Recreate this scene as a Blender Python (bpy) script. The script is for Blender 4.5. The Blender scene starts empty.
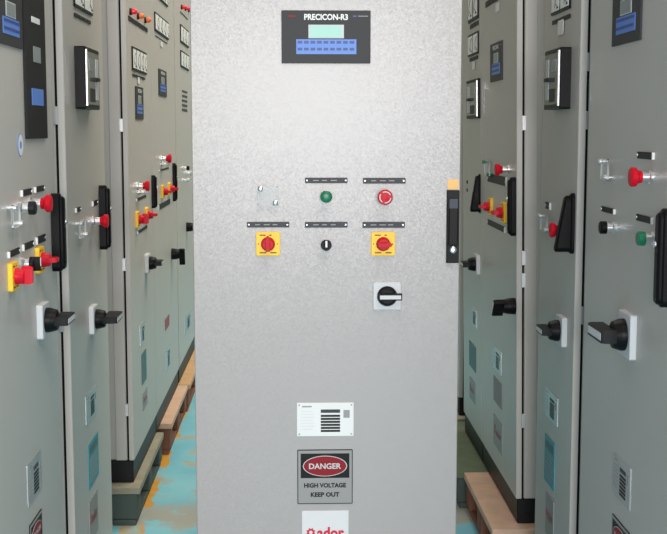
import bpy, bmesh, math, random
from mathutils import Matrix, Vector
random.seed(7)
SC = bpy.context.scene
COL = SC.collection
# ------------------------------------------------------------------ camera
F = 1200.0
CAM = Vector((0, 0, 1.36))
PITCH = math.atan(137.0 / F)
YAW = math.atan(38.5 * math.cos(PITCH) / F)
FWD = Vector((math.sin(YAW) * math.cos(PITCH), math.cos(YAW) * math.cos(PITCH), -math.sin(PITCH)))
RGT = Vector((math.cos(YAW), -math.sin(YAW), 0))
UPV = RGT.cross(FWD)
HOR = 130.0
cd = bpy.data.cameras.new('camera')
cd.sensor_width = 36; cd.sensor_fit = 'HORIZONTAL'; cd.lens = 36 * F / 667
cam = bpy.data.objects.new('camera', cd); COL.objects.link(cam)
cam.matrix_world = Matrix((RGT, UPV, -FWD)).transposed().to_4x4()
cam.location = CAM
SC.camera = cam

# ------------------------------------------------------------------ materials
def lin(c):
    return tuple((v / 255 / 12.92) if v / 255 <= 0.04045 else ((v / 255 + 0.055) / 1.055) ** 2.4 for v in c) + (1,)
MATS = {}
def mat(name, rgb, rough=0.5, metal=0.0, spec=0.5, bump=0, bscale=300, trans=0, emit=0, var=0, vscale=8, coat=0):
    m = bpy.data.materials.new(name); m.use_nodes = True
    nt = m.node_tree; b = nt.nodes['Principled BSDF']
    b.inputs['Base Color'].default_value = lin(rgb)
    b.inputs['Roughness'].default_value = rough
    b.inputs['Metallic'].default_value = metal
    b.inputs['Specular IOR Level'].default_value = spec
    b.inputs['Coat Weight'].default_value = coat; b.inputs['Coat Roughness'].default_value = rough
    if trans: b.inputs['Transmission Weight'].default_value = trans
    if emit:
        b.inputs['Emission Color'].default_value = lin(rgb); b.inputs['Emission Strength'].default_value = emit
    if bump or var:
        tc = nt.nodes.new('ShaderNodeTexCoord')
    if bump:
        n = nt.nodes.new('ShaderNodeTexNoise'); n.inputs['Scale'].default_value = bscale
        n.inputs['Detail'].default_value = 2
        bp = nt.nodes.new('ShaderNodeBump'); bp.inputs['Strength'].default_value = bump
        bp.inputs['Distance'].default_value = 0.002
        nt.links.new(tc.outputs['Object'], n.inputs['Vector'])
        nt.links.new(n.outputs['Fac'], bp.inputs['Height'])
        nt.links.new(bp.outputs['Normal'], b.inputs['Normal'])
        nt.links.new(bp.outputs['Normal'], b.inputs['Coat Normal'])
    if var:
        n = nt.nodes.new('ShaderNodeTexNoise'); n.inputs['Scale'].default_value = vscale
        n.inputs['Detail'].default_value = 5
        r = nt.nodes.new('ShaderNodeMapRange')
        r.inputs['From Min'].default_value = 0.3; r.inputs['From Max'].default_value = 0.7
        r.inputs['To Min'].default_value = 1 - var; r.inputs['To Max'].default_value = 1 + var
        mx = nt.nodes.new('ShaderNodeVectorMath'); mx.operation = 'SCALE'
        mx.inputs[0].default_value = lin(rgb)[:3]
        nt.links.new(tc.outputs['Object'], n.inputs['Vector'])
        nt.links.new(n.outputs['Fac'], r.inputs['Value'])
        nt.links.new(r.outputs['Result'], mx.inputs['Scale'])
        nt.links.new(mx.outputs['Vector'], b.inputs['Base Color'])
    MATS[name] = m
    return m
mat('pale_paint', (167, 163, 162), 0.33, spec=0.58)
def grain(name, scale, k):
    """coarse powder-coat grain: every small cell of the paint leans its own way"""
    nt = MATS[name].node_tree; b = nt.nodes['Principled BSDF']
    tc = nt.nodes.new('ShaderNodeTexCoord'); vo = nt.nodes.new('ShaderNodeTexVoronoi'); vo.inputs['Scale'].default_value = scale
    ge = nt.nodes.new('ShaderNodeNewGeometry')
    a = nt.nodes.new('ShaderNodeVectorMath'); a.operation = 'SUBTRACT'; a.inputs[1].default_value = (0.5, 0.5, 0.5)
    m = nt.nodes.new('ShaderNodeVectorMath'); m.operation = 'SCALE'; m.inputs['Scale'].default_value = k
    d = nt.nodes.new('ShaderNodeVectorMath'); d.operation = 'ADD'
    n = nt.nodes.new('ShaderNodeVectorMath'); n.operation = 'NORMALIZE'
    nt.links.new(tc.outputs['Object'], vo.inputs['Vector']); nt.links.new(vo.outputs['Color'], a.inputs[0])
    nt.links.new(a.outputs[0], m.inputs[0]); nt.links.new(m.outputs[0], d.inputs[0]); nt.links.new(ge.outputs['Normal'], d.inputs[1])
    nt.links.new(d.outputs[0], n.inputs[0]); nt.links.new(n.outputs[0], b.inputs['Normal'])
grain('pale_paint', 280, 0.062)
mat('pebble_paint', (189, 185, 180), 0.38, bump=0.12, bscale=260)
mat('gasket', (16, 16, 18), 0.8, spec=0.2)
mat('plinth_black', (17, 17, 19), 0.45, spec=0.3, bump=0.05)
mat('black', (11, 11, 13), 0.42, spec=0.16)
mat('matte_black', (20, 20, 22), 0.6, spec=0.3)
mat('dark_panel', (46, 47, 50), 0.5, spec=0.3)
mat('legend', (66, 68, 72), 0.5, spec=0.25)
mat('legend_dark', (20, 21, 23), 0.5, spec=0.3)
mat('chrome', (238, 238, 240), 0.3, metal=1.0)
mat('alu', (205, 207, 210), 0.38, metal=0.9)
mat('white', (232, 233, 232), 0.45)
mat('offwhite', (200, 203, 205), 0.5)
mat('grey_plate', (205, 207, 210), 0.45)
mat('red', (200, 14, 38), 0.4, spec=0.18)
mat('red_print', (140, 10, 28), 0.5, spec=0.3)
mat('dull_red', (150, 70, 78), 0.5)
mat('green', (12, 110, 78), 0.35)
mat('yellow', (255, 202, 38), 0.45)
mat('amber', (210, 96, 36), 0.3, emit=0.25)
mat('lamp_red', (215, 24, 40), 0.3, emit=0.25)
mat('orange_tag', (250, 196, 120), 0.6)
mat('blue', (84, 132, 214), 0.45)
mat('blue_dark', (44, 66, 130), 0.45)
mat('lcd', (168, 212, 200), 0.4, spec=0.2, emit=0.06)
mat('screen_grey', (130, 140, 142), 0.3)
mat('dial', (246, 247, 246), 0.3)
mat('teal', (70, 150, 165), 0.5)
mat('sign_grey', (150, 150, 149), 0.5)
mat('dull_grey', (132, 122, 122), 0.5)
mat('dark_teal', (74, 108, 112), 0.5)
mat('dark_sticker', (46, 50, 66), 0.5)
mat('maker_white', (222, 222, 225), 0.5)
mat('maker_red', (205, 20, 52), 0.5)
mat('glass_dark', (92, 98, 98), 0.12, spec=0.7)
mat('clear', (240, 242, 243), 0.08)
MATS['clear'].node_tree.nodes['Principled BSDF'].inputs['Alpha'].default_value = 0.22
mat('pink_wood', (205, 172, 148), 0.75, bump=0.25, bscale=60, var=0.12, vscale=14)
mat('tan_wood', (196, 160, 118), 0.75, bump=0.25, bscale=60, var=0.12, vscale=14)
mat('old_wood', (150, 146, 128), 0.8, bump=0.3, bscale=60, var=0.16, vscale=14)
mat('dark_wood', (70, 84, 80), 0.8, bump=0.3, bscale=60, var=0.12, vscale=14)
mat('red_wood', (128, 84, 66), 0.8, bump=0.3, bscale=60, var=0.12, vscale=14)
mat('green_wood', (98, 112, 88), 0.8, bump=0.3, bscale=60, var=0.12, vscale=14)
mat('wall_paint', (176, 172, 156), 0.8, var=0.03)

# ------------------------------------------------------------------ mesh builder
class MB:
    def __init__(s):
        s.bm = bmesh.new(); s.mats = []
    def mi(s, m):
        if m not in s.mats: s.mats.append(m)
        return s.mats.index(m)
    def face(s, vs, m):
        try:
            f = s.bm.faces.new(vs); f.material_index = s.mi(m)
        except ValueError:
            pass
    def rings(s, rings, m, cap0=True, cap1=True):
        rs = [[s.bm.verts.new(p) for p in r] for r in rings]
        n = len(rs[0])
        for a, b in zip(rs, rs[1:]):
            for i in range(n):
                s.face((a[i], a[(i + 1) % n], b[(i + 1) % n], b[i]), m)
        if cap0: s.face(rs[0], m)
        if cap1: s.face(list(reversed(rs[-1])), m)
        return s
    def plate(s, x0, x1, z0, z1, y0, y1, m, r=0.0, c=0.0):
        """slab on a door face: front at y0 (outwards is minus y), back at y1"""
        def outline(i):
            a0, a1, b0, b1 = x0 + i, x1 - i, z0 + i, z1 - i
            rr = max(r - i, 0)
            if rr <= 1e-6: return [(a0, b0), (a1, b0), (a1, b1), (a0, b1)] if r <= 1e-6 else \
                [p for q in ((a0, b0), (a1, b0), (a1, b1), (a0, b1)) for p in [q] * 5]
            out = []
            for cx, cz, t0 in ((a0 + rr, b0 + rr, 180), (a1 - rr, b0 + rr, 270), (a1 - rr, b1 - rr, 0), (a0 + rr, b1 - rr, 90)):
                for k in range(5):
                    t = math.radians(t0 + k * 22.5)
                    out.append((cx + rr * math.cos(t), cz + rr * math.sin(t)))
            return out
        R = []
        if c > 0: R.append([(x, y0, z) for x, z in outline(c)]); R.append([(x, y0 + c, z) for x, z in outline(0)])
        else: R.append([(x, y0, z) for x, z in outline(0)])
        R.append([(x, y1, z) for x, z in outline(0)])
        return s.rings(R, m)
    def box(s, x0, x1, y0, y1, z0, z1, m, bev=0.0):
        if bev <= 0:
            return s.plate(x0, x1, z0, z1, y0, y1, m)
        g = bmesh.new()
        bmesh.ops.create_cube(g, size=1)
        for v in g.verts:
            v.co = Vector(((x0 + x1) / 2 + v.co.x * (x1 - x0), (y0 + y1) / 2 + v.co.y * (y1 - y0), (z0 + z1) / 2 + v.co.z * (z1 - z0)))
        bmesh.ops.bevel(g, geom=list(g.edges), offset=bev, segments=1, affect='EDGES', profile=0.5)
        mp = {v: s.bm.verts.new(v.co) for v in g.verts}
        for f in g.faces: s.face([mp[v] for v in f.verts], m)
        g.free()
        return s
    def lathe(s, cx, cz, prof, m, seg=24):
        R = []
        for r, y in prof:
            R.append([(cx + r * math.cos(2 * math.pi * k / seg), y, cz + r * math.sin(2 * math.pi * k / seg)) for k in range(seg)])
        return s.rings(R, m)
    def prism(s, pts, y0, y1, m, c=0.0):
        if c:
            cx = sum(p[0] for p in pts) / len(pts); cz = sum(p[1] for p in pts) / len(pts)
            k = lambda p: (cx + (p[0] - cx) * (1 - c), cz + (p[1] - cz) * (1 - c))
            e = abs(y1 - y0) * 0.25
            return s.rings([[(k(p)[0], y0, k(p)[1]) for p in pts], [(p[0], y0 + e, p[1]) for p in pts], [(p[0], y1, p[1]) for p in pts]], m)
        return s.rings([[(p[0], y0, p[1]) for p in pts], [(p[0], y1, p[1]) for p in pts]], m)
    def build(s, name, parent=None, loc=(0, 0, 0), rot=None):
        bmesh.ops.remove_doubles(s.bm, verts=s.bm.verts, dist=1e-6)
        bmesh.ops.recalc_face_normals(s.bm, faces=s.bm.faces)
        for e in s.bm.edges:
            if len(e.link_faces) == 2:
                an = e.calc_face_angle(0); a0, a1 = (f.calc_area() for f in e.link_faces)
                if an > math.radians(38) or (an > 0.09 and max(a0, a1) > 4 * min(a0, a1)): e.smooth = False
        for f in s.bm.faces: f.smooth = True
        me = bpy.data.meshes.new(name); s.bm.to_mesh(me); s.bm.free()
        for m in s.mats: me.materials.append(MATS[m])
        o = bpy.data.objects.new(name, me); COL.objects.link(o)
        o.location = loc
        if rot: o.rotation_euler = rot
        if parent: o.parent = parent
        return o

def text_obj(name, body, cx, cz, y, height, width, m, parent, bold=0.0, loc=(0, 0, 0)):
    """flat lettering standing on a door face, cap height and overall width in metres"""
    cu = bpy.data.curves.new('letters', 'FONT'); cu.body = body; cu.align_x = 'CENTER'
    cu.size = 1; cu.offset = bold; cu.extrude = 0.0; cu.resolution_u = 3
    t = bpy.data.objects.new('letters', cu); COL.objects.link(t)
    dg = bpy.context.evaluated_depsgraph_get(); dg.update()
    me = bpy.data.meshes.new_from_object(t.evaluated_get(dg))
    bpy.data.objects.remove(t); bpy.data.curves.remove(cu)
    xs = [v.co.x for v in me.vertices]; ys = [v.co.y for v in me.vertices]
    x0, x1, y0, y1 = min(xs), max(xs), min(ys), max(ys)
    for v in me.vertices:
        X = (v.co.x - (x0 + x1) / 2) / (x1 - x0) * width
        Z = (v.co.y - (y0 + y1) / 2) / (y1 - y0) * height
        v.co = Vector((cx + X, y, cz + Z))
    me.materials.clear(); me.materials.append(MATS[m])
    me.name = name
    o = bpy.data.objects.new(name, me); COL.objects.link(o); o.parent = parent; o.location = loc
    return o

def tag(o, label, cat, group=None, kind=None):
    if label: o['label'] = label
    if cat: o['category'] = cat
    if group: o['group'] = group
    if kind: o['kind'] = kind
    return o

# ------------------------------------------------------------------ cabinets
class Cab:
    """side: 'L' face looks to +X, 'R' face looks to -X, 'C' face looks to -Y.
    local x runs along the door to the right of somebody facing it, y into the cabinet, z up"""
    def __init__(s, side, plane, y0, y1, zf, zb, zt, label, group, paint='pebble_paint', lean=0.0, depth=0.5, hinge_side=-1, x0=0):
        s.side, s.paint = side, paint
        r = bpy.data.objects.new('control_cabinet', None); COL.objects.link(r)
        r.empty_display_size = 0.1
        if side == 'L': s.M = Matrix.Translation((-plane, y0, zf)) @ Matrix.Rotation(math.radians(lean), 4, 'Y') @ Matrix.Rotation(math.pi / 2, 4, 'Z')
        elif side == 'R': s.M = Matrix.Translation((plane, y1, zf)) @ Matrix.Rotation(math.radians(lean), 4, 'Y') @ Matrix.Rotation(-math.pi / 2, 4, 'Z')
        else: s.M = Matrix.Translation((x0, plane, zf))
        r.matrix_world = s.M
        s.root = r; s.w = y1 - y0
        s.far = 1 if side == 'L' else -1          # local x direction leading away from the photographer
        tag(r, label, 'cabinet', group)
        w = s.w; b = zb - zf; t = zt - zf
        MB().plate(0, w, b, t, 0, 0.017, paint, r=0.003, c=0.002).build('door', r)
        MB().plate(0.007, w - 0.007, b + 0.007, t - 0.007, 0.017, 0.024, 'gasket').build('gasket', r)
        m = MB(); m.box(0.0, w, 0.024, 0.064, b, t, paint, bev=0.003)          # corner posts, a set-back side sheet, rear posts
        m.box(0.016, w - 0.016, 0.062, depth - 0.038, b, t - 0.001, paint)
        m.box(0.0, w, depth - 0.04, depth, b, t, paint, bev=0.003)
        m.build('body', r)
        m = MB(); m.box(0.004, w - 0.004, 0.004, depth - 0.004, 0.0, b - 0.0005, 'plinth_black', bev=0.003)
        m.build('plinth', r)
        s.b, s.t = b, t
    def fp(s, px, py, out=0.0):
        d = FWD + RGT * ((px - 333.5) / F) - UPV * ((py - 267.0) / F)
        Mi = s.M.inverted()
        o = Mi @ CAM; dl = Mi.to_3x3() @ d
        k = (-out - o.y) / dl.y
        p = o + dl * k
        return p.x, p.z
    def bb(s, x0, x1, Y0, Y1):
        """bounding box of a rectangle on the door as the photo shows it -> u0,u1,v0,v1"""
        if s.side == 'L': near, farx = x0, x1
        elif s.side == 'R': near, farx = x1, x0
        else: near = farx = (x0 + x1) / 2
        ym = (Y0 + Y1) / 2
        ua, ub = s.fp(x0, ym)[0], s.fp(x1, ym)[0]
        vt = s.fp(near if Y0 < HOR else farx, Y0)[1]
        vb = s.fp(farx if Y1 < HOR else near, Y1)[1]
        return min(ua, ub), max(ua, ub), min(vt, vb), max(vt, vb)
    # ---------- fittings -------------------------------------------------
    def flat(s, name, box, m, th=0.0015, r=0.0, parent=None, y=0.0):
        u0, u1, v0, v1 = s.bb(*box)
        return MB().plate(u0, u1, v0, v1, y - th, y, m, r=r).build(name, parent or s.root)
    def legend(s, box, m='legend_dark', marks=0):
        u0, u1, v0, v1 = s.bb(*box); h = v1 - v0; w = u1 - u0
        o = MB().plate(u0, u1, v0, v1, -0.002, 0, m, r=h * 0.12).build('legend_plate', s.root)
        rr = min(h * (0.2), w * 0.13)
        for cx in (u0 + rr * 1.7, u1 - rr * 1.7):
            MB().lathe(cx, (v0 + v1) / 2, [(rr, -0.002), (rr, -0.003), (rr * 0.6, -0.0045)], 'alu', 12).build('screw_head', o)
        if s.side != 'C':
            xa, xb = (u0 - 0.0005, u0 + 0.0045) if s.side == 'L' else (u1 - 0.0045, u1 + 0.0005)
            MB().plate(xa, xb, v0, v1, -0.0045, 0, 'white', r=0.0008).build('edge_glint', o)  # glint on the plate's near edge, put in as a white strip
        if marks:
            e = MB(); span = w * 0.62; x = u0 + w * 0.19
            n = marks
            for k in range(n):
                ww = span / n * random.uniform(0.55, 0.8)
                xa = x + span / n * k
                e.plate(xa, xa + ww, v0 + h * 0.42, v0 + h * 0.58, -0.0026, -0.002, 'sign_grey')
            e.build('engraved_line', o)
        return o
    def button(s, px, py, cap='red', mush=True, r=0.0135, ring=None):
        u, v = s.fp(px, py)
        o = MB().lathe(0, 0, [(r, 0), (r, -0.006), (r * 0.8, -0.008), (r * 0.8, -0.022), (r * 0.6, -0.0225)], 'chrome').build('push_button', s.root, (u, 0, v))
        if mush:
            R = 0.019
            q = MB().lathe(0, 0, [(R * 0.62, -0.0215), (R * 0.66, -0.028), (R * 0.97, -0.033), (R, -0.041), (R * 0.88, -0.0435), (R * 0.3, -0.045)], cap)
            q.build('button_cap', o)
            if ring:
                MB().lathe(0, 0, [(R * 0.82, -0.0425), (R * 0.78, -0.0455), (R * 0.66, -0.0455), (R * 0.62, -0.0435)], ring).build('button_rim', o)
                a = MB()
                for k in range(3):
                    t = math.radians(10 + 120 * k)
                    c, sn = math.cos(t), math.sin(t)
                    a.prism([(c * R * 0.95 - sn * 0.002, sn * R * 0.95 + c * 0.002), (c * R * 0.3 - sn * 0.005, sn * R * 0.3 + c * 0.005),
                             (c * R * 0.3 + sn * 0.005, sn * R * 0.3 - c * 0.005), (c * R * 0.95 + sn * 0.002, sn * R * 0.95 - c * 0.002)], -0.0468, -0.044, cap)
                a.build('turn_arrows', o)
        else:
            MB().lathe(0, 0, [(r * 1.02, -0.0205), (r * 1.02, -0.0325), (r * 0.85, -0.0345), (r * 0.2, -0.035)], cap).build('button_cap', o)
        return o
    def selector(s, px, py, r=0.0125, ang=90):
        u, v = s.fp(px, py)
        o = MB().lathe(0, 0, [(r, 0), (r, -0.006), (r * 0.85, -0.008), (r * 0.85, -0.02)], 'chrome').build('selector_switch', s.root, (u, 0, v))
        q = MB().lathe(0, 0, [(r * 1.08, -0.019), (r * 1.08, -0.026), (r * 0.98, -0.028)], 'black')
        t = math.radians(ang); c, sn = math.cos(t), math.sin(t)
        def rp(a, b): return (a * c - b * sn, a * sn + b * c)
        q.prism([rp(-r, -0.004), rp(r * 1.05, -0.0035), rp(r * 1.05, 0.0035), rp(-r, 0.004)], -0.040, -0.027, 'black')
        q.build('knob', o)
        MB().prism([rp(-r * 0.3, -0.0024), rp(r * 0.95, -0.0024), rp(r * 0.95, 0.0024), rp(-r * 0.3, 0.0024)], -0.0408, -0.040, 'white').build('pointer_mark', o)
        return o
    def estop(s, box, ang=90, th=0.006, knob='red'):
        if s.side != 'C': th = 0.009
        u0, u1, v0, v1 = s.bb(*box)
        cx, cz = (u0 + u1) / 2, (v0 + v1) / 2; h = (v1 - v0) / 2; w = (u1 - u0) / 2
        w = h = min(max(h, 0.028), 0.037)
        o = MB().plate(-w, w, -h, h, -th, 0, 'yellow', r=0.004, c=0.001).build('emergency_switch', s.root, (cx, 0, cz))
        a = MB()
        for (x, z, l) in ((-0.7, 0.74, 0.5), (0.1, 0.74, 0.2), (-0.7, -0.74, 0.55), (0.2, -0.74, 0.5), (-0.84, 0, 0.08), (0.76, 0, 0.08)):
            a.plate(x * w, (x + l) * w, z * h - 0.0012, z * h + 0.0012, -th - 0.0006, -th, 'matte_black')
        a.build('printed_marks', o)
        r = h * 0.56
        q = MB().lathe(0, 0, [(r * 1.05, -th), (r * 1.05, -th - 0.006), (r * 0.95, -th - 0.009), (r * 0.9, -th - 0.016), (r * 0.8, -th - 0.018)], knob)
        t = math.radians(ang); c, sn = math.cos(t), math.sin(t)
        def rp(a_, b_): return (a_ * c - b_ * sn, a_ * sn + b_ * c)
        q.prism([rp(-r * 1.0, -r * 0.32), rp(r * 1.0, -r * 0.32), rp(r * 1.3, 0), rp(r * 1.0, r * 0.32), rp(-r * 1.0, r * 0.32)], -th - 0.034, -th - 0.012, knob, c=0.12)
        q.build('knob', o)
        return o
    def rotary(s, px, py, half=0.036, bar=0.07, plate=True, tip=True, direc=None, drop=0.0, k=1.0, hf=0.25):
        """square-plated isolator with a bar handle lying level"""
        u, v = s.fp(px, py); d = direc or s.far
        th = 0.013 if s.side != 'C' else 0.006
        if plate:
            o = MB().plate(-half, half, -half, half, -th, 0, 'grey_plate', r=0.004, c=0.0015).build('rotary_switch', s.root, (u, 0, v))
        else:
            o = MB().lathe(0, 0, [(half * 0.75, 0), (half * 0.75, -th)], 'black').build('rotary_switch', s.root, (u, 0, v))
        r = half * 0.72; f = 0.5 if s.side == 'C' else 1.0
        MB().lathe(0, 0, [(r, -th), (r, -th - 0.008 * f), (r * 0.96, -th - 0.012 * f), (r * 0.84, -th - 0.024 * f), (r * 0.7, -th - 0.026 * f)], 'black', 28).build('hub', o)
        hw = half * hf
        q = MB()
        yb, yf = -th - 0.022 * f, -th - (0.022 + 0.026 * k) * f
        q.prism([(-r * 0.95 * d, -hw), (bar * 0.62 * d, -hw * 0.95), (bar * 0.62 * d, hw * 0.95), (-r * 0.95 * d, hw)][::(1 if d > 0 else -1)], yf, yb, 'black', c=0.05)
        lv = q.build('lever', o)
        if drop: lv.rotation_euler = (0, drop * 1.0, 0)
        a = MB()
        x0, x1 = sorted((-r * 0.78 * d, bar * 0.57 * d))
        a.plate(x0, x1, -hw * 0.55, hw * 0.55, yf - 0.0008, yf + 0.002, 'grey_plate')
        if tip:
            xa, xb = sorted((bar * 0.5 * d, bar * 0.635 * d))
            a.box(xa, xb, yf + 0.004, yb - 0.004, -hw * 0.6, hw * 0.6, 'grey_plate')
        w = a.build('lever_stripe', o)
        if drop: w.rotation_euler = (0, drop * 1.0, 0)
        return o
    def handle(s, px, Y0, Y1, width=0.026, opened=0.0, depth=0.02):
        """swing handle: tray on the door and a lever hinged at its top"""
        ym = (Y0 + Y1) / 2
        u = s.fp(px, ym)[0]; vt = s.fp(px, Y0)[1]; vb = s.fp(px, Y1)[1]
        h = vt - vb; w = width / 2
        e = depth * (0.72 if not opened else 0.45)
        m = MB().plate(-w, w, -h, 0, -e, 0, 'black', r=w * 0.85, c=0.003)
        o = m.build('door_handle', s.root, (u, 0, vt))
        lt = depth * (0.28 if not opened else 0.6)
        q = MB().plate(-w * 0.86, w * 0.86, -h * 0.95, -h * 0.02, -lt, 0, 'black', r=w * 0.75, c=0.004)
        q.plate(-w * 0.34, w * 0.34, -h * 0.88, -h * 0.42, -lt - 0.0012, -lt + 0.001, 'matte_black', r=w * 0.25)
        lv = q.build('lever', o, (0, -e, -h * 0.02))
        if opened:
            # a lever swung out at its lower end: a solid wedge with cheeks
            for v in lv.data.vertices:
                k = min(max(-v.co.z / h, 0), 1)
                if v.co.y < -0.001: v.co.y -= opened * k
        MB().lathe(0, -h * 0.36, [(w * 0.42, -depth * 1.05), (w * 0.42, -depth * 1.05 - 0.003), (w * 0.2, -depth * 1.05 - 0.004)], 'chrome', 16).build('lock', o) if not opened else None
        return o
    def cover(s, box, green=False):
        u0, u1, v0, v1 = s.bb(*box); g = 0.012
        o = MB().plate(u0, u1, v0, v1, -g, -g + 0.003, 'clear', r=0.006).build('socket_cover', s.root)
        t = 0.0018
        b = MB()
        for q in ((u0, u1, v0, v0 + t), (u0, u1, v1 - t, v1), (u0, u0 + t, v0, v1), (u1 - t, u1, v0, v1)):
            b.plate(*q, -g - 0.0004, -g + 0.0034, 'offwhite')
        b.build('cover_rim', o)
        k = 0.0065
        for x, z in ((u0 + 0.006, v1 - 0.006), (u1 - 0.006, v0 + 0.006)):
            MB().lathe(x, z, [(k * 0.7, 0), (k * 0.7, -g), (k, -g), (k, -g - 0.006), (k * 0.5, -g - 0.008)], 'chrome' if not green else 'green', 14).build('cover_screw', o)
        return o
    def meters(s, box, n, th=0.005):
        u0, u1, v0, v1 = s.bb(*box); w = (u1 - u0) / n; h = v1 - v0
        for k in range(n):
            a, b = u0 + k * w + 0.001, u0 + (k + 1) * w - 0.001
            fr = min(w, h) * 0.10
            m = MB(); m.plate(a, b, v0, v1, -th, 0, 'black', r=0.003, c=0.001)
            o = m.build('panel_meter', s.root)
            MB().plate(a + fr, b - fr, v0 + fr, v1 - fr, -th - 0.0008, -th, 'dial').build('dial', o)
            q = MB(); cx, cz = b - fr * 1.6, v0 + fr * 1.7; L = min(w, h) * 0.62
            for t0, t1, r0, r1 in ((95, 175, 0.94, 1.0),):
                pts = [(cx + L * r1 * math.cos(math.radians(t)), cz + L * r1 * math.sin(math.radians(t))) for t in range(t0, t1 + 1, 10)]
                pts += [(cx + L * r0 * math.cos(math.radians(t)), cz + L * r0 * math.sin(math.radians(t))) for t in range(t1, t0 - 1, -10)]
                q.prism(pts, -th - 0.0014, -th - 0.0006, 'matte_black')
            t = math.radians(160); c, sn = math.cos(t), math.sin(t)
            q.prism([(cx - sn * 0.001, cz + c * 0.001), (cx + c * L - sn * 0.0004, cz + sn * L + c * 0.0004), (cx + c * L + sn * 0.0004, cz + sn * L - c * 0.0004), (cx + sn * 0.001, cz - c * 0.001)], -th - 0.0016, -th - 0.0007, 'matte_black')
            q.plate(cx - fr * 3, cx - fr * 1.2, cz - fr * 0.1, cz + fr * 0.5, -th - 0.0013, -th - 0.0005, 'matte_black')
            q.build('scale_and_needle', o)
    def instructions(s, box):
        o = s.flat('instruction_plate', box, 'teal', 0.002, 0.002)
        u0, u1, v0, v1 = s.bb(*box); w = u1 - u0; h = v1 - v0
        a = MB()
        for k in range(6):
            z = v1 - h * (0.36 + 0.095 * k)
            a.plate(u0 + w * 0.1, u0 + w * (0.9 - 0.12 * (k % 2)), z - h * 0.03, z, -0.0026, -0.002, 'sign_grey')
        a.plate(u0 + w * 0.1, u0 + w * 0.9, v1 - h * 0.26, v1 - h * 0.10, -0.0026, -0.002, 'dark_teal')
        a.build('printed_lines', o)
        return o
    def strip(s, box, n, m='legend_dark'):
        u0, u1, v0, v1 = s.bb(*box); w = (u1 - u0) / n
        for k in range(n):
            o = MB().plate(u0 + k * w + w * 0.06, u0 + (k + 1) * w - w * 0.06, v0, v1, -0.003, 0, m, r=0.001).build('legend_plate', s.root)
    def paper(s, box):
        u0, u1, v0, v1 = s.bb(*box)
        return MB().plate(u0, u1, v0, v1, -0.0035, -0.0025, 'white', r=0.003).build('paper_tag', s.root)
    def lamps(s, pts, m, r=0.012):
        for (px, py, mm) in pts:
            u, v = s.fp(px, py)
            o = MB().lathe(0, 0, [(r, 0), (r, -0.006), (r * 0.9, -0.008)], 'matte_black', 18).build('indicator_lamp', s.root, (u, 0, v))
            MB().lathe(0, 0, [(r * 0.85, -0.008), (r * 0.85, -0.018), (r * 0.6, -0.024), (r * 0.2, -0.026)], mm, 18).build('lens', o)
    def controller(s, box, th=0.004):
        u0, u1, v0, v1 = s.bb(*box); w = u1 - u0; h = v1 - v0
        o = MB().plate(u0, u1, v0, v1, -th, 0, 'dark_panel', r=0.002).build('controller', s.root)
        X = lambda f: u0 + w * f
        Z = lambda f: v1 - h * f
        sc = MB().plate(X(0.325), X(0.675), Z(0.505), Z(0.29), -th - 0.0012, -th, 'lcd' if s.side == 'C' else 'screen_grey')
        sc.plate(X(0.302), X(0.70), Z(0.525), Z(0.27), -th - 0.0006, -th, 'offwhite').build('screen', o)
        k = MB().plate(X(0.165), X(0.84), Z(0.825), Z(0.545), -th - 0.001, -th, 'blue')
        for i in range(2):
            for j in range(9):
                a = X(0.18 + j * 0.073); c = Z(0.575 + i * 0.13)
                k.plate(a, a + w * 0.052, c - h * 0.05, c, -th - 0.0018, -th - 0.0008, 'blue_dark')
        k.build('keypad', o)
        text_obj('lettering', 'PRECICON-R3', (u0 + u1) / 2, Z(0.125), -th - 0.0007, h * 0.115, w * 0.49, 'white', o, 0.032)
        MB().plate(X(0.075), X(0.155), Z(0.125), Z(0.095), -th - 0.0008, -th, 'red_print').plate(X(0.80), X(0.84), Z(0.125), Z(0.095), -th - 0.0008, -th, 'blue_dark') \
            .plate(X(0.86), X(0.97), Z(0.115), Z(0.10), -th - 0.0008, -th, 'sign_grey').build('small_marks', o)
        return o
    def relay(s, box, th=0.03):
        u0, u1, v0, v1 = s.bb(*box); w = u1 - u0; h = v1 - v0
        o = MB().plate(u0, u1, v0, v1, -th, 0, 'black', r=0.004, c=0.002).build('protection_relay', s.root)
        f = 0.012
        g = MB().plate(u0 + f, u1 - f, v0 + f, v1 - f, -th - 0.002, -th, 'glass_dark').build('relay_window', o)
        a = MB(); sgn = s.far
        def span(p, q):
            x0, x1 = u0 + w * p, u0 + w * q
            if sgn > 0: return x0, x1
            return u1 - w * q, u1 - w * p
        x0, x1 = span(0.66, 0.86); a.plate(x0, x1, v0 + h * 0.16, v0 + h * 0.84, -th - 0.003, -th - 0.002, 'offwhite')
        x0, x1 = span(0.2, 0.5); a.plate(x0, x1, v0 + h * 0.62, v0 + h * 0.82, -th - 0.003, -th - 0.002, 'screen_grey')
        x0, x1 = span(0.25, 0.6); a.plate(x0, x1, v0 + h * 0.12, v0 + h * 0.34, -th - 0.003, -th - 0.002, 'dark_panel')
        a.build('relay_label', o)
        x0, x1 = span(0.02, 0.075)
        MB().plate(x0, x1, v0 + h * 0.05, v0 + h * 0.95, -th - 0.0035, -th + 0.002, 'chrome').build('highlight_strip', o)  # bright strip added on the near edge to give the box its highlight
        x0, x1 = span(0.5, 0.74); c = v0 + h * 0.5
        MB().box(x0, x1, -th - 0.012, -th, c - 0.006, c + 0.004, 'black', bev=0.001).build('latch', o)
        return o
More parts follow.
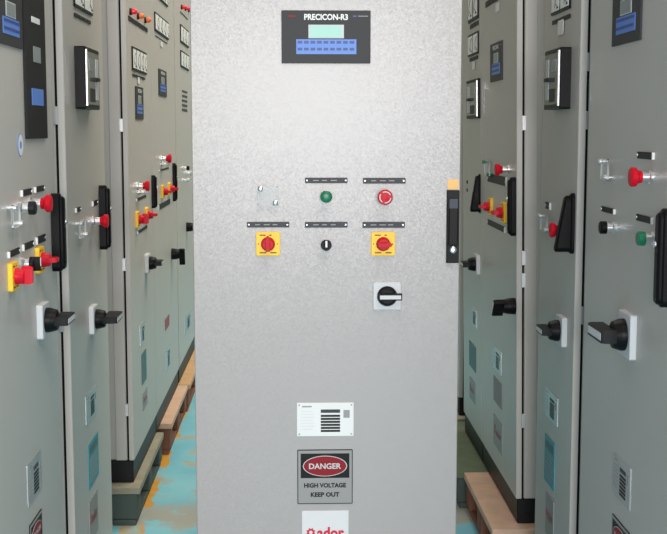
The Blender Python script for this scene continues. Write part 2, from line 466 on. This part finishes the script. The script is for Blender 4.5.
    def rating(s, box, m='grey_plate', th=0.002):
        u0, u1, v0, v1 = s.bb(*box); w = u1 - u0; h = v1 - v0
        o = MB().plate(u0, u1, v0, v1, -th, 0, 'alu' if s.side != 'C' else 'white', r=0.002, c=0.0005).build('rating_plate', s.root)
        a = MB()
        a.plate(u0 + w * 0.42, u0 + w * 0.76, v1 - h * 0.30, v1 - h * 0.20, -th - 0.0006, -th, 'legend')
        for k in range(6):
            z = v1 - h * (0.36 + k * 0.09)
            a.plate(u0 + w * 0.42, u0 + w * 0.76, z - h * 0.062, z, -th - 0.0006, -th, 'legend_dark')
        for k in range(7):
            z = v1 - h * (0.24 + k * 0.09)
            a.plate(u0 + w * 0.07, u0 + w * (0.28 + 0.02 * (k % 3)), z - h * 0.010, z, -th - 0.0006, -th, 'offwhite' if s.side == 'C' else 'sign_grey')
        a.plate(u0 + w * 0.09, u0 + w * 0.26, v1 - h * 0.13, v1 - h * 0.09, -th - 0.0006, -th, 'sign_grey')
        a.plate(u0 + w * 0.82, u0 + w * 0.93, v1 - h * 0.45, v1 - h * 0.22, -th - 0.0006, -th, 'sign_grey')
        a.build('printed_table', o)
        a = MB(); k = min(w, h) * 0.03
        for x in (u0 + k * 2.2, u1 - k * 2.2):
            for z in (v0 + k * 2.2, v1 - k * 2.2): a.lathe(x, z, [(k * 0.8, -th), (k * 0.8, -th - 0.001)], 'sign_grey', 10)
        a.build('rivets', o)
        return o
    def danger(s, box, th=0.002):
        u0, u1, v0, v1 = s.bb(*box); w = u1 - u0; h = v1 - v0; cx = (u0 + u1) / 2
        o = MB().plate(u0, u1, v0, v1, -th, 0, 'matte_black', r=0.002).plate(u0 + w * 0.015, u1 - w * 0.015, v0 + h * 0.015, v1 - h * 0.015, -th - 0.0004, -th, 'sign_grey').build('danger_sign', s.root)
        zc = v1 - h * 0.30
        MB().plate(u0 + w * 0.06, u1 - w * 0.06, v1 - h * 0.52, v1 - h * 0.07, -th - 0.0008, -th, 'matte_black').build('black_panel', o)
        e = MB()
        ring = lambda a, b: [(cx + a * math.cos(2 * math.pi * k / 40), zc + b * math.sin(2 * math.pi * k / 40)) for k in range(40)]
        e.prism(ring(w * 0.40, h * 0.19), -th - 0.0012, -th - 0.0004, 'offwhite')
        e.prism(ring(w * 0.385, h * 0.178), -th - 0.0016, -th - 0.0004, 'red_print')
        e.build('red_oval', o)
        text_obj('lettering', 'DANGER', cx, zc, -th - 0.0022, h * 0.105, w * 0.58, 'offwhite', o, 0.025)
        text_obj('lettering', 'HIGH VOLTAGE', cx, v1 - h * 0.655, -th - 0.0012, h * 0.085, w * 0.76, 'matte_black', o, 0.04)
        text_obj('lettering', 'KEEP OUT', cx, v1 - h * 0.825, -th - 0.0012, h * 0.085, w * 0.52, 'matte_black', o, 0.04)
        return o
    def maker(s, box, th=0.002):
        u0, u1, v0, v1 = s.bb(*box); w = u1 - u0; h = v1 - v0
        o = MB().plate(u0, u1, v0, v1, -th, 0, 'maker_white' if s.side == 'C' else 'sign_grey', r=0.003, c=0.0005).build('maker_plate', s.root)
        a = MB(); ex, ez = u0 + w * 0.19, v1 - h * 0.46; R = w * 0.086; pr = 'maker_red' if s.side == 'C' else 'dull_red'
        for k in range(8):
            t = 2 * math.pi * (k + 0.5) / 8; c, sn = math.cos(t), math.sin(t)
            def rp(p, q): return (ex + p * c - q * sn, ez + p * sn + q * c)
            a.prism([rp(R * 0.45, -R * 0.2), rp(R * 0.75, -R * 0.33), rp(R * 1.25, 0), rp(R * 0.75, R * 0.33), rp(R * 0.45, R * 0.2)], -th - 0.0008, -th, pr)
        a.build('emblem', o)
        text_obj('lettering', 'ador', u0 + w * 0.615, v1 - h * 0.47, -th - 0.0008, h * 0.25, w * 0.58, pr, o, 0.035)
        return o
    def hinge(s, fracs, near=True):
        """hinge leaves standing in the slit between door and body, on the edge towards the photographer"""
        for z in fracs:
            zz = z
            x = 0.004 if s.side == 'L' else s.w - 0.004
            MB().box(x - 0.006, x + 0.006, 0.016, 0.029, zz - 0.022, zz + 0.022, 'alu', bev=0.001).build('hinge', s.root)
    def gap_v(s, py, px):
        """height on the door's near edge that the photo shows at px,py"""
        return s.fp(px, py)[1]

PAL = 0.135; DB = 0.215; TOP = 2.27

# ---- the cabinet standing across the aisle
CZ = 3.0
cx0 = -0.256; cx1 = 0.4135
C = Cab('C', CZ, cx0, cx1, 0.0, 0.10, 2.20, 'pale grey cabinet facing front across the aisle, with the danger sign and lit display', None, 'pale_paint', x0=cx0, depth=0.55)
C.controller((281.5, 370.5, 10.5, 63.5))
C.cover((258.2, 277.8, 186.2, 205))
for b in ((305, 347.5, 177.6, 183.2), (363, 405.5, 177.8, 183.6), (247, 289.3, 221.8, 227.4), (305, 347.5, 221.8, 227.6), (362.5, 404.8, 221.8, 227.8)):
    C.legend(b, 'legend', 3)
C.button(326, 196, 'green', False, 0.0145)
C.button(384, 196.4, 'red', True, 0.0145, ring='offwhite')
C.selector(326, 244.3, 0.0125)
C.estop((255.4, 280.7, 231.8, 255.6), 90)
C.estop((370.6, 395.4, 231.8, 255.6), 0)
C.rotary(387, 295.8, half=0.0355, bar=0.058, tip=False, direc=1)
C.rating((297, 353.6, 402.6, 436))
C.danger((297.4, 352.6, 449.4, 503.6))
C.maker((302, 348.5, 510.5, 557))
# flat swing handle on the right edge
u0, u1, v0, v1 = C.bb(446.3, 458.6, 190, 262.6)
h = MB().plate(u0, u1, v0, v1, -0.012, 0, 'black', r=0.002, c=0.0015).build('door_handle', C.root)
MB().plate(u0 + 0.004, u1 - 0.004, v0 + 0.045, v1 - 0.02, -0.018, -0.012, 'black', r=0.003, c=0.002).build('lever', h)
MB().plate(u0 + 0.005, u1 - 0.005, v1 - 0.045, v1 - 0.021, -0.0186, -0.017, 'dark_sticker').build('sticker', h)
lu, lv_ = C.fp(452.4, 249.3)
MB().lathe(lu, lv_, [(0.0085, -0.012), (0.0085, -0.02), (0.006, -0.0215), (0.002, -0.022)], 'chrome', 18).build('lock', h)
C.flat('orange_sticker', (447.6, 458.6, 179.6, 189.2), 'orange_tag', 0.001)

# ---- left row
GL, GR = 'control cabinets in the left row', 'control cabinets in the right row'
L1 = Cab('L', 0.564, 2.21, 2.84, 0.0, 0.10, TOP, 'leftmost grey cabinet, nearest at left, with tall black panel and two yellow switches', GL)
L1.controller((-4, 20.3, -20, 49))
u0, u1, v0, v1 = L1.bb(23, 43.2, -12, 139)
tp = MB().plate(u0, u1, v0, v1, -0.006, 0, 'matte_black', r=0.003).build('display_panel', L1.root)
for nm, b, mm in (('panel_label', (28.5, 36.5, 16, 25), 'white'), ('panel_window', (30.5, 37.5, 46, 63.5), 'screen_grey'), ('panel_keypad', (29, 40.5, 88, 106), 'blue')):
    L1.flat(nm, b, mm, 0.001, parent=tp, y=-0.006)
su, sv = L1.fp(20.2, 145)
MB().lathe(su, sv, [(0.024, 0), (0.024, -0.0008)], 'blue', 24).lathe(su, sv, [(0.021, -0.0008), (0.022, -0.0012)], 'white', 24).lathe(su, sv, [(0.008, -0.0012), (0.008, -0.0015)], 'blue', 24).build('round_sticker', L1.root)
L1.legend((20.5, 31, 188, 197)); L1.legend((34, 43.5, 185, 193))
for b in ((7.5, 19, 247, 258.5), (22, 33, 240, 251.5), (35.5, 45, 233.5, 245)): L1.legend(b)
L1.cover((7, 14.5, 203, 229))
L1.button(19, 208, 'legend_dark', False)
L1.button(31, 203.5, 'red', True)
L1.estop((7.5, 15, 261, 292), 90)
L1.estop((34, 42, 245, 275), 0)
L1.selector(21, 264, 0.014)
L1.handle(52.3, 193, 272, 0.028, depth=0.03)
L1.rotary(40.5, 320, half=0.038, bar=0.10, k=1.15)
L1.rating((27, 41, 448, 509)); L1.danger((29.5, 42, 507, 575)); 
L2 = Cab('L', 0.564, 2.983, 3.588, 0.0, 0.10, TOP, 'second grey cabinet from the left edge, with black relay box and grey rotary switch', GL)
L2.meters((73, 91, -22, 16), 2); L2.strip((73.5, 90, 12.5, 24.5), 4)
L2.relay((74.7, 89, 46, 110), 0.028)
L2.legend((75, 80, 206.5, 213)); L2.cover((75.5, 81.5, 219, 239.5)); L2.legend((91.8, 97, 199.5, 206.5))
L2.button(92.5, 221, 'red', True)
L2.handle(99.8, 185, 250, 0.026, depth=0.03)
L2.rotary(91.5, 319, half=0.038, bar=0.14, k=1.5)
L2.rating((85.5, 96, 384, 427)); L2.instructions((88, 98, 430, 492)); L2.maker((89, 97.5, 487, 547))
L3 = Cab('L', 0.564, 4.10, 4.785, PAL, DB, TOP, 'third grey cabinet of the left row, with orange lamps, on the weathered pallet', GL)
L3.lamps([(129.8, 11.5, 'lamp_red'), (137.2, 16, 'amber'), (144.5, 20, 'amber')], None)
L3.strip((128, 147, 15.5, 32.5), 6)
L3.meters((131.5, 145.5, 46, 75), 4); L3.strip((132, 144.5, 73.5, 80), 4); L3.paper((137, 139, 77, 84))
L3.controller((135, 142.4, 86, 119.5))
L3.button(137, 186, 'red', True, 0.014); L3.button(138.5, 192, 'offwhite', False, 0.01)
L3.legend((136, 146, 194.5, 201.5)); L3.legend((137, 147, 225, 234.5))
L3.estop((134, 139, 210, 229), 90); L3.estop((143, 148.5, 207, 223), 0)
L3.handle(151.8, 175, 208.5, 0.024)
L3.rotary(146, 263, half=0.035, bar=0.075)
L3.rating((139.8, 144.5, 320, 347)); L3.flat('wiring_plate', (141.5, 146, 348, 386), 'dark_teal', 0.002); L3.maker((142.5, 147, 386, 412))
L4 = Cab('L', 0.564, 4.79, 5.72, PAL, DB, TOP, 'fourth grey cabinet of the left row, with hanging black lever and no lamps', GL)
L4.meters((155, 167, -22, 7), 4); L4.meters((154.2, 167.8, 11.5, 40), 4); L4.strip((155, 167, 35.5, 43.5), 4); L4.paper((160, 162, 41, 47.5))
L4.controller((158.2, 165.8, 68.5, 97.2))
L4.button(161, 158.5, 'red', True, 0.014); L4.button(161.5, 164, 'offwhite', False, 0.01)
L4.legend((159, 168.6, 167, 171.5)); L4.legend((158, 170, 198.5, 210.5))
L4.estop((159.5, 164, 185, 198.5), 0); L4.estop((166.5, 170.5, 182, 196), 0)
L4.handle(172.8, 163, 201.5, 0.024)
L4.rotary(171.6, 254, half=0.034, bar=0.08, plate=False, tip=False, drop=1.35)
L4.flat('warning_plate', (165, 169, 314, 331), 'dull_red', 0.002); L4.rating((165.8, 170, 343, 373))
L5 = Cab('L', 0.564, 5.755, 6.77, PAL, DB, TOP, 'farthest grey cabinet of the left row, with red lamps, half hidden', GL)
L5.lamps([(181, 7, 'lamp_red'), (184.8, 8.5, 'lamp_red'), (188.2, 10, 'lamp_red')], None)
L5.strip((180, 187.5, 12, 19), 3)
L5.meters((180, 188, 24, 48), 3); L5.meters((180.3, 188.3, 50, 71), 3)
for k in range(5): L5.flat('legend_plate', (182, 187, 90 + k * 4.6, 93.4 + k * 4.6), 'legend', 0.002)
L5.button(186, 173, 'offwhite', True); L5.button(182.5, 168, 'black', False, 0.01); L5.button(182.7, 180, 'offwhite', False, 0.01)
L5.rotary(186.5, 227, half=0.032, bar=0.07, plate=False, drop=1.4)
L5.rating((184.5, 190.5, 309, 336))
for c_, ys in ((L2, ((115, 57), (330, 62))), (L3, ((125, 121), (270, 124), (420, 127.5)))):
    c_.hinge([c_.gap_v(y, x) for y, x in ys])
L5.hinge([L5.gap_v(120, 174), L5.gap_v(5, 172)])

# ---- right row
R1 = Cab('R', 0.687, 2.05, 2.81, 0.0, 0.10, TOP, 'rightmost grey cabinet, nearest at right, with large rotary switch and green push button', GR)
R1.controller((614.3, 642.5, -24, 46.6))
R1.cover((606, 613, 158.5, 180.5)); R1.legend((638, 654.5, 151.5, 159.8)); R1.button(652.5, 177, 'red', True, 0.0135)
R1.legend((602, 615.5, 205.8, 214.6)); R1.legend((637, 653.5, 213.6, 224.6))
R1.button(615.5, 227.5, 'black', False); R1.button(655, 238.5, 'green', False)
R1.handle(672, 208, 308, 0.03, depth=0.03)
R1.rotary(630, 334.5, half=0.046, bar=0.135, k=1.25, hf=0.30)
R1.rating((613.5, 631, 451, 512)); R1.danger((612, 630, 512, 590))
R2 = Cab('R', 0.687, 2.907, 3.336, 0.0, 0.10, TOP, 'second grey cabinet from the right edge, with raised black relay box', GR)
R2.meters((553, 571.5, -22, 16), 2); R2.strip((553, 571, 13.5, 25), 4); R2.paper((559, 564.5, 19, 36))
R2.relay((555, 571, 47, 110), 0.028)
R2.legend((546, 551, 201.5, 210)); R2.cover((544.5, 551, 213.5, 232.5)); R2.button(567, 230, 'red', True, 0.0135)
R2.handle(573.5, 193, 254, 0.03, opened=0.026, depth=0.022)
R2.rotary(563.5, 330.5, half=0.038, bar=0.08)
R2.rating((545.5, 558, 386, 428)); R2.instructions((545, 555, 432, 493)); R2.maker((546, 554, 490, 545))
LEAN = -0.9
R3 = Cab('R', 0.687, 3.62, 4.315, PAL, DB, TOP, 'grey cabinet on the pale pallet at right, with yellow switches', GR, lean=LEAN)
R3.strip((486, 503, -9, 8), 4); R3.paper((496.5, 500, 2, 12.5))
R3.controller((491.3, 503, 40, 82.5))
R3.cover((487.5, 492.5, 160, 176.5), True); R3.button(509, 169.5, 'red', True, 0.014)
R3.legend((488, 507, 173, 186.5)); R3.legend((488, 505.5, 219, 233))
R3.estop((502, 508, 201, 224), 180); R3.estop((489, 494.5, 197, 216), 180)
R3.handle(515.5, 177, 236, 0.028, depth=0.024)
R3.rotary(515, 306, half=0.034, bar=0.062, plate=False, tip=False, drop=-0.8, k=1.3)
R3.rating((493, 501.5, 343, 376)); R3.flat('warning_plate', (494, 502, 375, 410), 'dull_grey', 0.002); R3.maker((494, 502.5, 413, 456))
R4 = Cab('R', 0.687, 4.32, 4.791, PAL, DB, TOP, 'narrow grey cabinet beside the right edge of the front cabinet, with stacked meter pairs', GR, lean=LEAN)
R4.meters((469, 479, -16, 24), 2); R4.strip((470.5, 479, 20, 29.5), 3); R4.meters((469, 479, 30.5, 57.5), 2); R4.strip((470, 478.5, 55, 62), 3); R4.paper((473, 475.5, 61, 70))
R4.relay((469, 480.5, 78, 119), 0.010)
for py_ in (182, 190):
    ku, kv = R4.fp(467.5, py_)
    MB().lathe(ku, kv, [(0.007, 0), (0.007, -0.003), (0.004, -0.004)], 'legend_dark', 14).build('key_hole', R4.root)
R4.handle(480.3, 174, 213, 0.026, opened=0.022, depth=0.016)
R4.rotary(478.5, 264, half=0.036, bar=0.075, tip=False)
R4.rating((471, 477, 305, 329)); R4.flat('wiring_plate', (469.5, 476, 340, 373), 'dark_teal', 0.002); R4.maker((470, 475.5, 376, 405))
R5 = Cab('R', 0.70, 5.05, 5.85, PAL, DB, TOP, 'dark sliver of grey cabinet, farthest of the right row', GR)
for c_, ys in ((R2, ((60, 588), (320, 581), (120, 587))), (R3, ((123, 523), (262, 523), (285, 523), (430, 523)))):
    c_.hinge([c_.gap_v(y, x) for y, x in ys])

# ------------------------------------------------------------------ pallets
def pallet(x0, x1, y0, y1, deck, bear, label, group, ztop=PAL - 0.0005):
    r = bpy.data.objects.new('wooden_pallet', None); COL.objects.link(r); r.location = ((x0 + x1) / 2, (y0 + y1) / 2, 0)
    tag(r, label, 'pallet', group)
    hx, hy = (x1 - x0) / 2, (y1 - y0) / 2
    n = 4; bw = 2 * hx / n
    for k in range(n):
        a = -hx + k * bw
        MB().box(a + 0.006, a + bw - 0.006, -hy, hy, ztop - 0.024, ztop, deck, bev=0.002).build('deck_board', r)
    for yy in (-hy + 0.004, -0.045, hy - 0.094):
        MB().box(-hx + 0.014, hx - 0.014, yy, yy + 0.09, 0.02, ztop - 0.0245, bear, bev=0.003).build('bearer', r)
    for xx in (-hx + 0.02, -0.04, hx - 0.1):
        MB().box(xx, xx + 0.08, -hy, hy, 0.0, 0.0195, bear, bev=0.002).build('bottom_board', r)
    return r
GP = 'wooden pallets under the cabinets'
pallet(-1.10, -0.534, 4.045, 4.81, 'old_wood', 'dark_wood', 'weathered grey pallet with dark bearers, nearest at left', GP)
pallet(-1.10, -0.516, 4.955, 5.72, 'pink_wood', 'red_wood', 'pinkish new wood pallet, middle of the three at left', GP)
pallet(-1.10, -0.507, 5.735, 6.75, 'tan_wood', 'red_wood', 'tan pallet farthest back at left, beside the edge of the pale cabinet', GP)
pallet(0.598, 1.22, 3.57, 4.195, 'pink_wood', 'red_wood', 'pale pinkish pallet nearest at right, with reddish bearers', GP)
pallet(0.570, 1.22, 4.20, 4.95, 'green_wood', 'dark_wood', 'dark greenish pallet behind the pale pinkish one at right', GP)
pallet(0.60, 1.22, 5.00, 5.90, 'old_wood', 'dark_wood', 'dim pallet farthest back at right under the hidden cabinet', GP)

# ------------------------------------------------------------------ floor, back wall
def floor_material():
    m = bpy.data.materials.new('floor_paint'); m.use_nodes = True; nt = m.node_tree; b = nt.nodes['Principled BSDF']
    b.inputs['Roughness'].default_value = 0.38
    tc = nt.nodes.new('ShaderNodeTexCoord'); sx = nt.nodes.new('ShaderNodeSeparateXYZ'); nt.links.new(tc.outputs['Object'], sx.inputs[0])
    def noise(sc, det=5):
        n = nt.nodes.new('ShaderNodeTexNoise'); n.inputs['Scale'].default_value = sc; n.inputs['Detail'].default_value = det
        nt.links.new(tc.outputs['Object'], n.inputs['Vector']); return n.outputs['Fac']
    def ramp(v, a, c):
        r = nt.nodes.new('ShaderNodeMapRange'); r.inputs['From Min'].default_value = a; r.inputs['From Max'].default_value = c
        nt.links.new(v, r.inputs['Value']); return r.outputs['Result']
    def mix(f, a, c):
        x = nt.nodes.new('ShaderNodeMix'); x.data_type = 'RGBA'; nt.links.new(f, x.inputs[0])
        for i, v in ((6, a), (7, c)):
            if isinstance(v, tuple): x.inputs[i].default_value = v
            else: nt.links.new(v, x.inputs[i])
        return x.outputs[2]
    def math_(op, a, c):
        x = nt.nodes.new('ShaderNodeMath'); x.operation = op
        for i, v in enumerate((a, c)):
            if isinstance(v, (int, float)): x.inputs[i].default_value = v
            else: nt.links.new(v, x.inputs[i])
        return x.outputs[0]
    base = mix(ramp(noise(3), 0.35, 0.65), lin((112, 188, 210)), lin((140, 208, 222)))
    worn = mix(ramp(noise(6, 8), 0.56, 0.66), base, lin((172, 176, 164)))
    wob = math_('ADD', sx.outputs['X'], math_('MULTIPLY', math_('SUBTRACT', noise(9), 0.5), 0.08))
    band = math_('MULTIPLY', ramp(sx.outputs['Y'], 4.02, 4.06), ramp(sx.outputs['Y'], 4.36, 4.20))
    worn = mix(math_('MULTIPLY', band, ramp(noise(11, 6), 0.36, 0.5)), worn, lin((170, 172, 164)))
    line = math_('MULTIPLY', ramp(wob, -0.60, -0.59), ramp(wob, -0.522, -0.532))
    line = math_('MULTIPLY', line, ramp(noise(4), 0.42, 0.52))
    c = mix(line, worn, lin((214, 158, 62)))
    nt.links.new(c, b.inputs['Base Color'])
    bp = nt.nodes.new('ShaderNodeBump'); bp.inputs['Strength'].default_value = 0.1; bp.inputs['Distance'].default_value = 0.003
    nt.links.new(noise(40), bp.inputs['Height']); nt.links.new(bp.outputs['Normal'], b.inputs['Normal'])
    MATS['floor_paint'] = m
floor_material()
tag(MB().box(-4, 4, -6, 12, -0.1, 0, 'floor_paint').build('floor'), None, None, kind='structure')
tag(MB().box(-4, 4, 12, 12.2, 0, 5, 'wall_paint').build('wall_back'), None, None, kind='structure')

# ------------------------------------------------------------------ light
def area(name, loc, rot, sx, sy, power, col):
    l = bpy.data.lights.new(name, 'AREA'); l.shape = 'RECTANGLE'; l.size = sx; l.size_y = sy; l.energy = power; l.color = col
    o = bpy.data.objects.new(name, l); COL.objects.link(o); o.location = loc; o.rotation_euler = rot
    return o
area('front_light', (0.12, -3.5, 1.64), (math.radians(90), 0, 0), 2.1, 1.3, 265, (1.0, 0.98, 0.98))  # area light added behind the camera for the frontal light, no doorway known
area('roof_light_near', (1.2, -0.6, 5.5), (0, 0, 0), 3.0, 3.5, 185, (1.0, 0.96, 0.90))
area('roof_light_far', (1.7, 6.0, 5.5), (0, 0, 0), 3.0, 5.0, 360, (1.0, 0.92, 0.76))
w = bpy.data.worlds.new('world'); SC.world = w; w.use_nodes = True
bg = w.node_tree.nodes['Background']; bg.inputs['Color'].default_value = (0.98, 0.98, 1.0, 1); bg.inputs['Strength'].default_value = 0.25
vs = SC.view_settings
vs.view_transform = 'Standard'; vs.look = 'None'; vs.exposure = 0.0; vs.gamma = 1.0; vs.use_curve_mapping = False
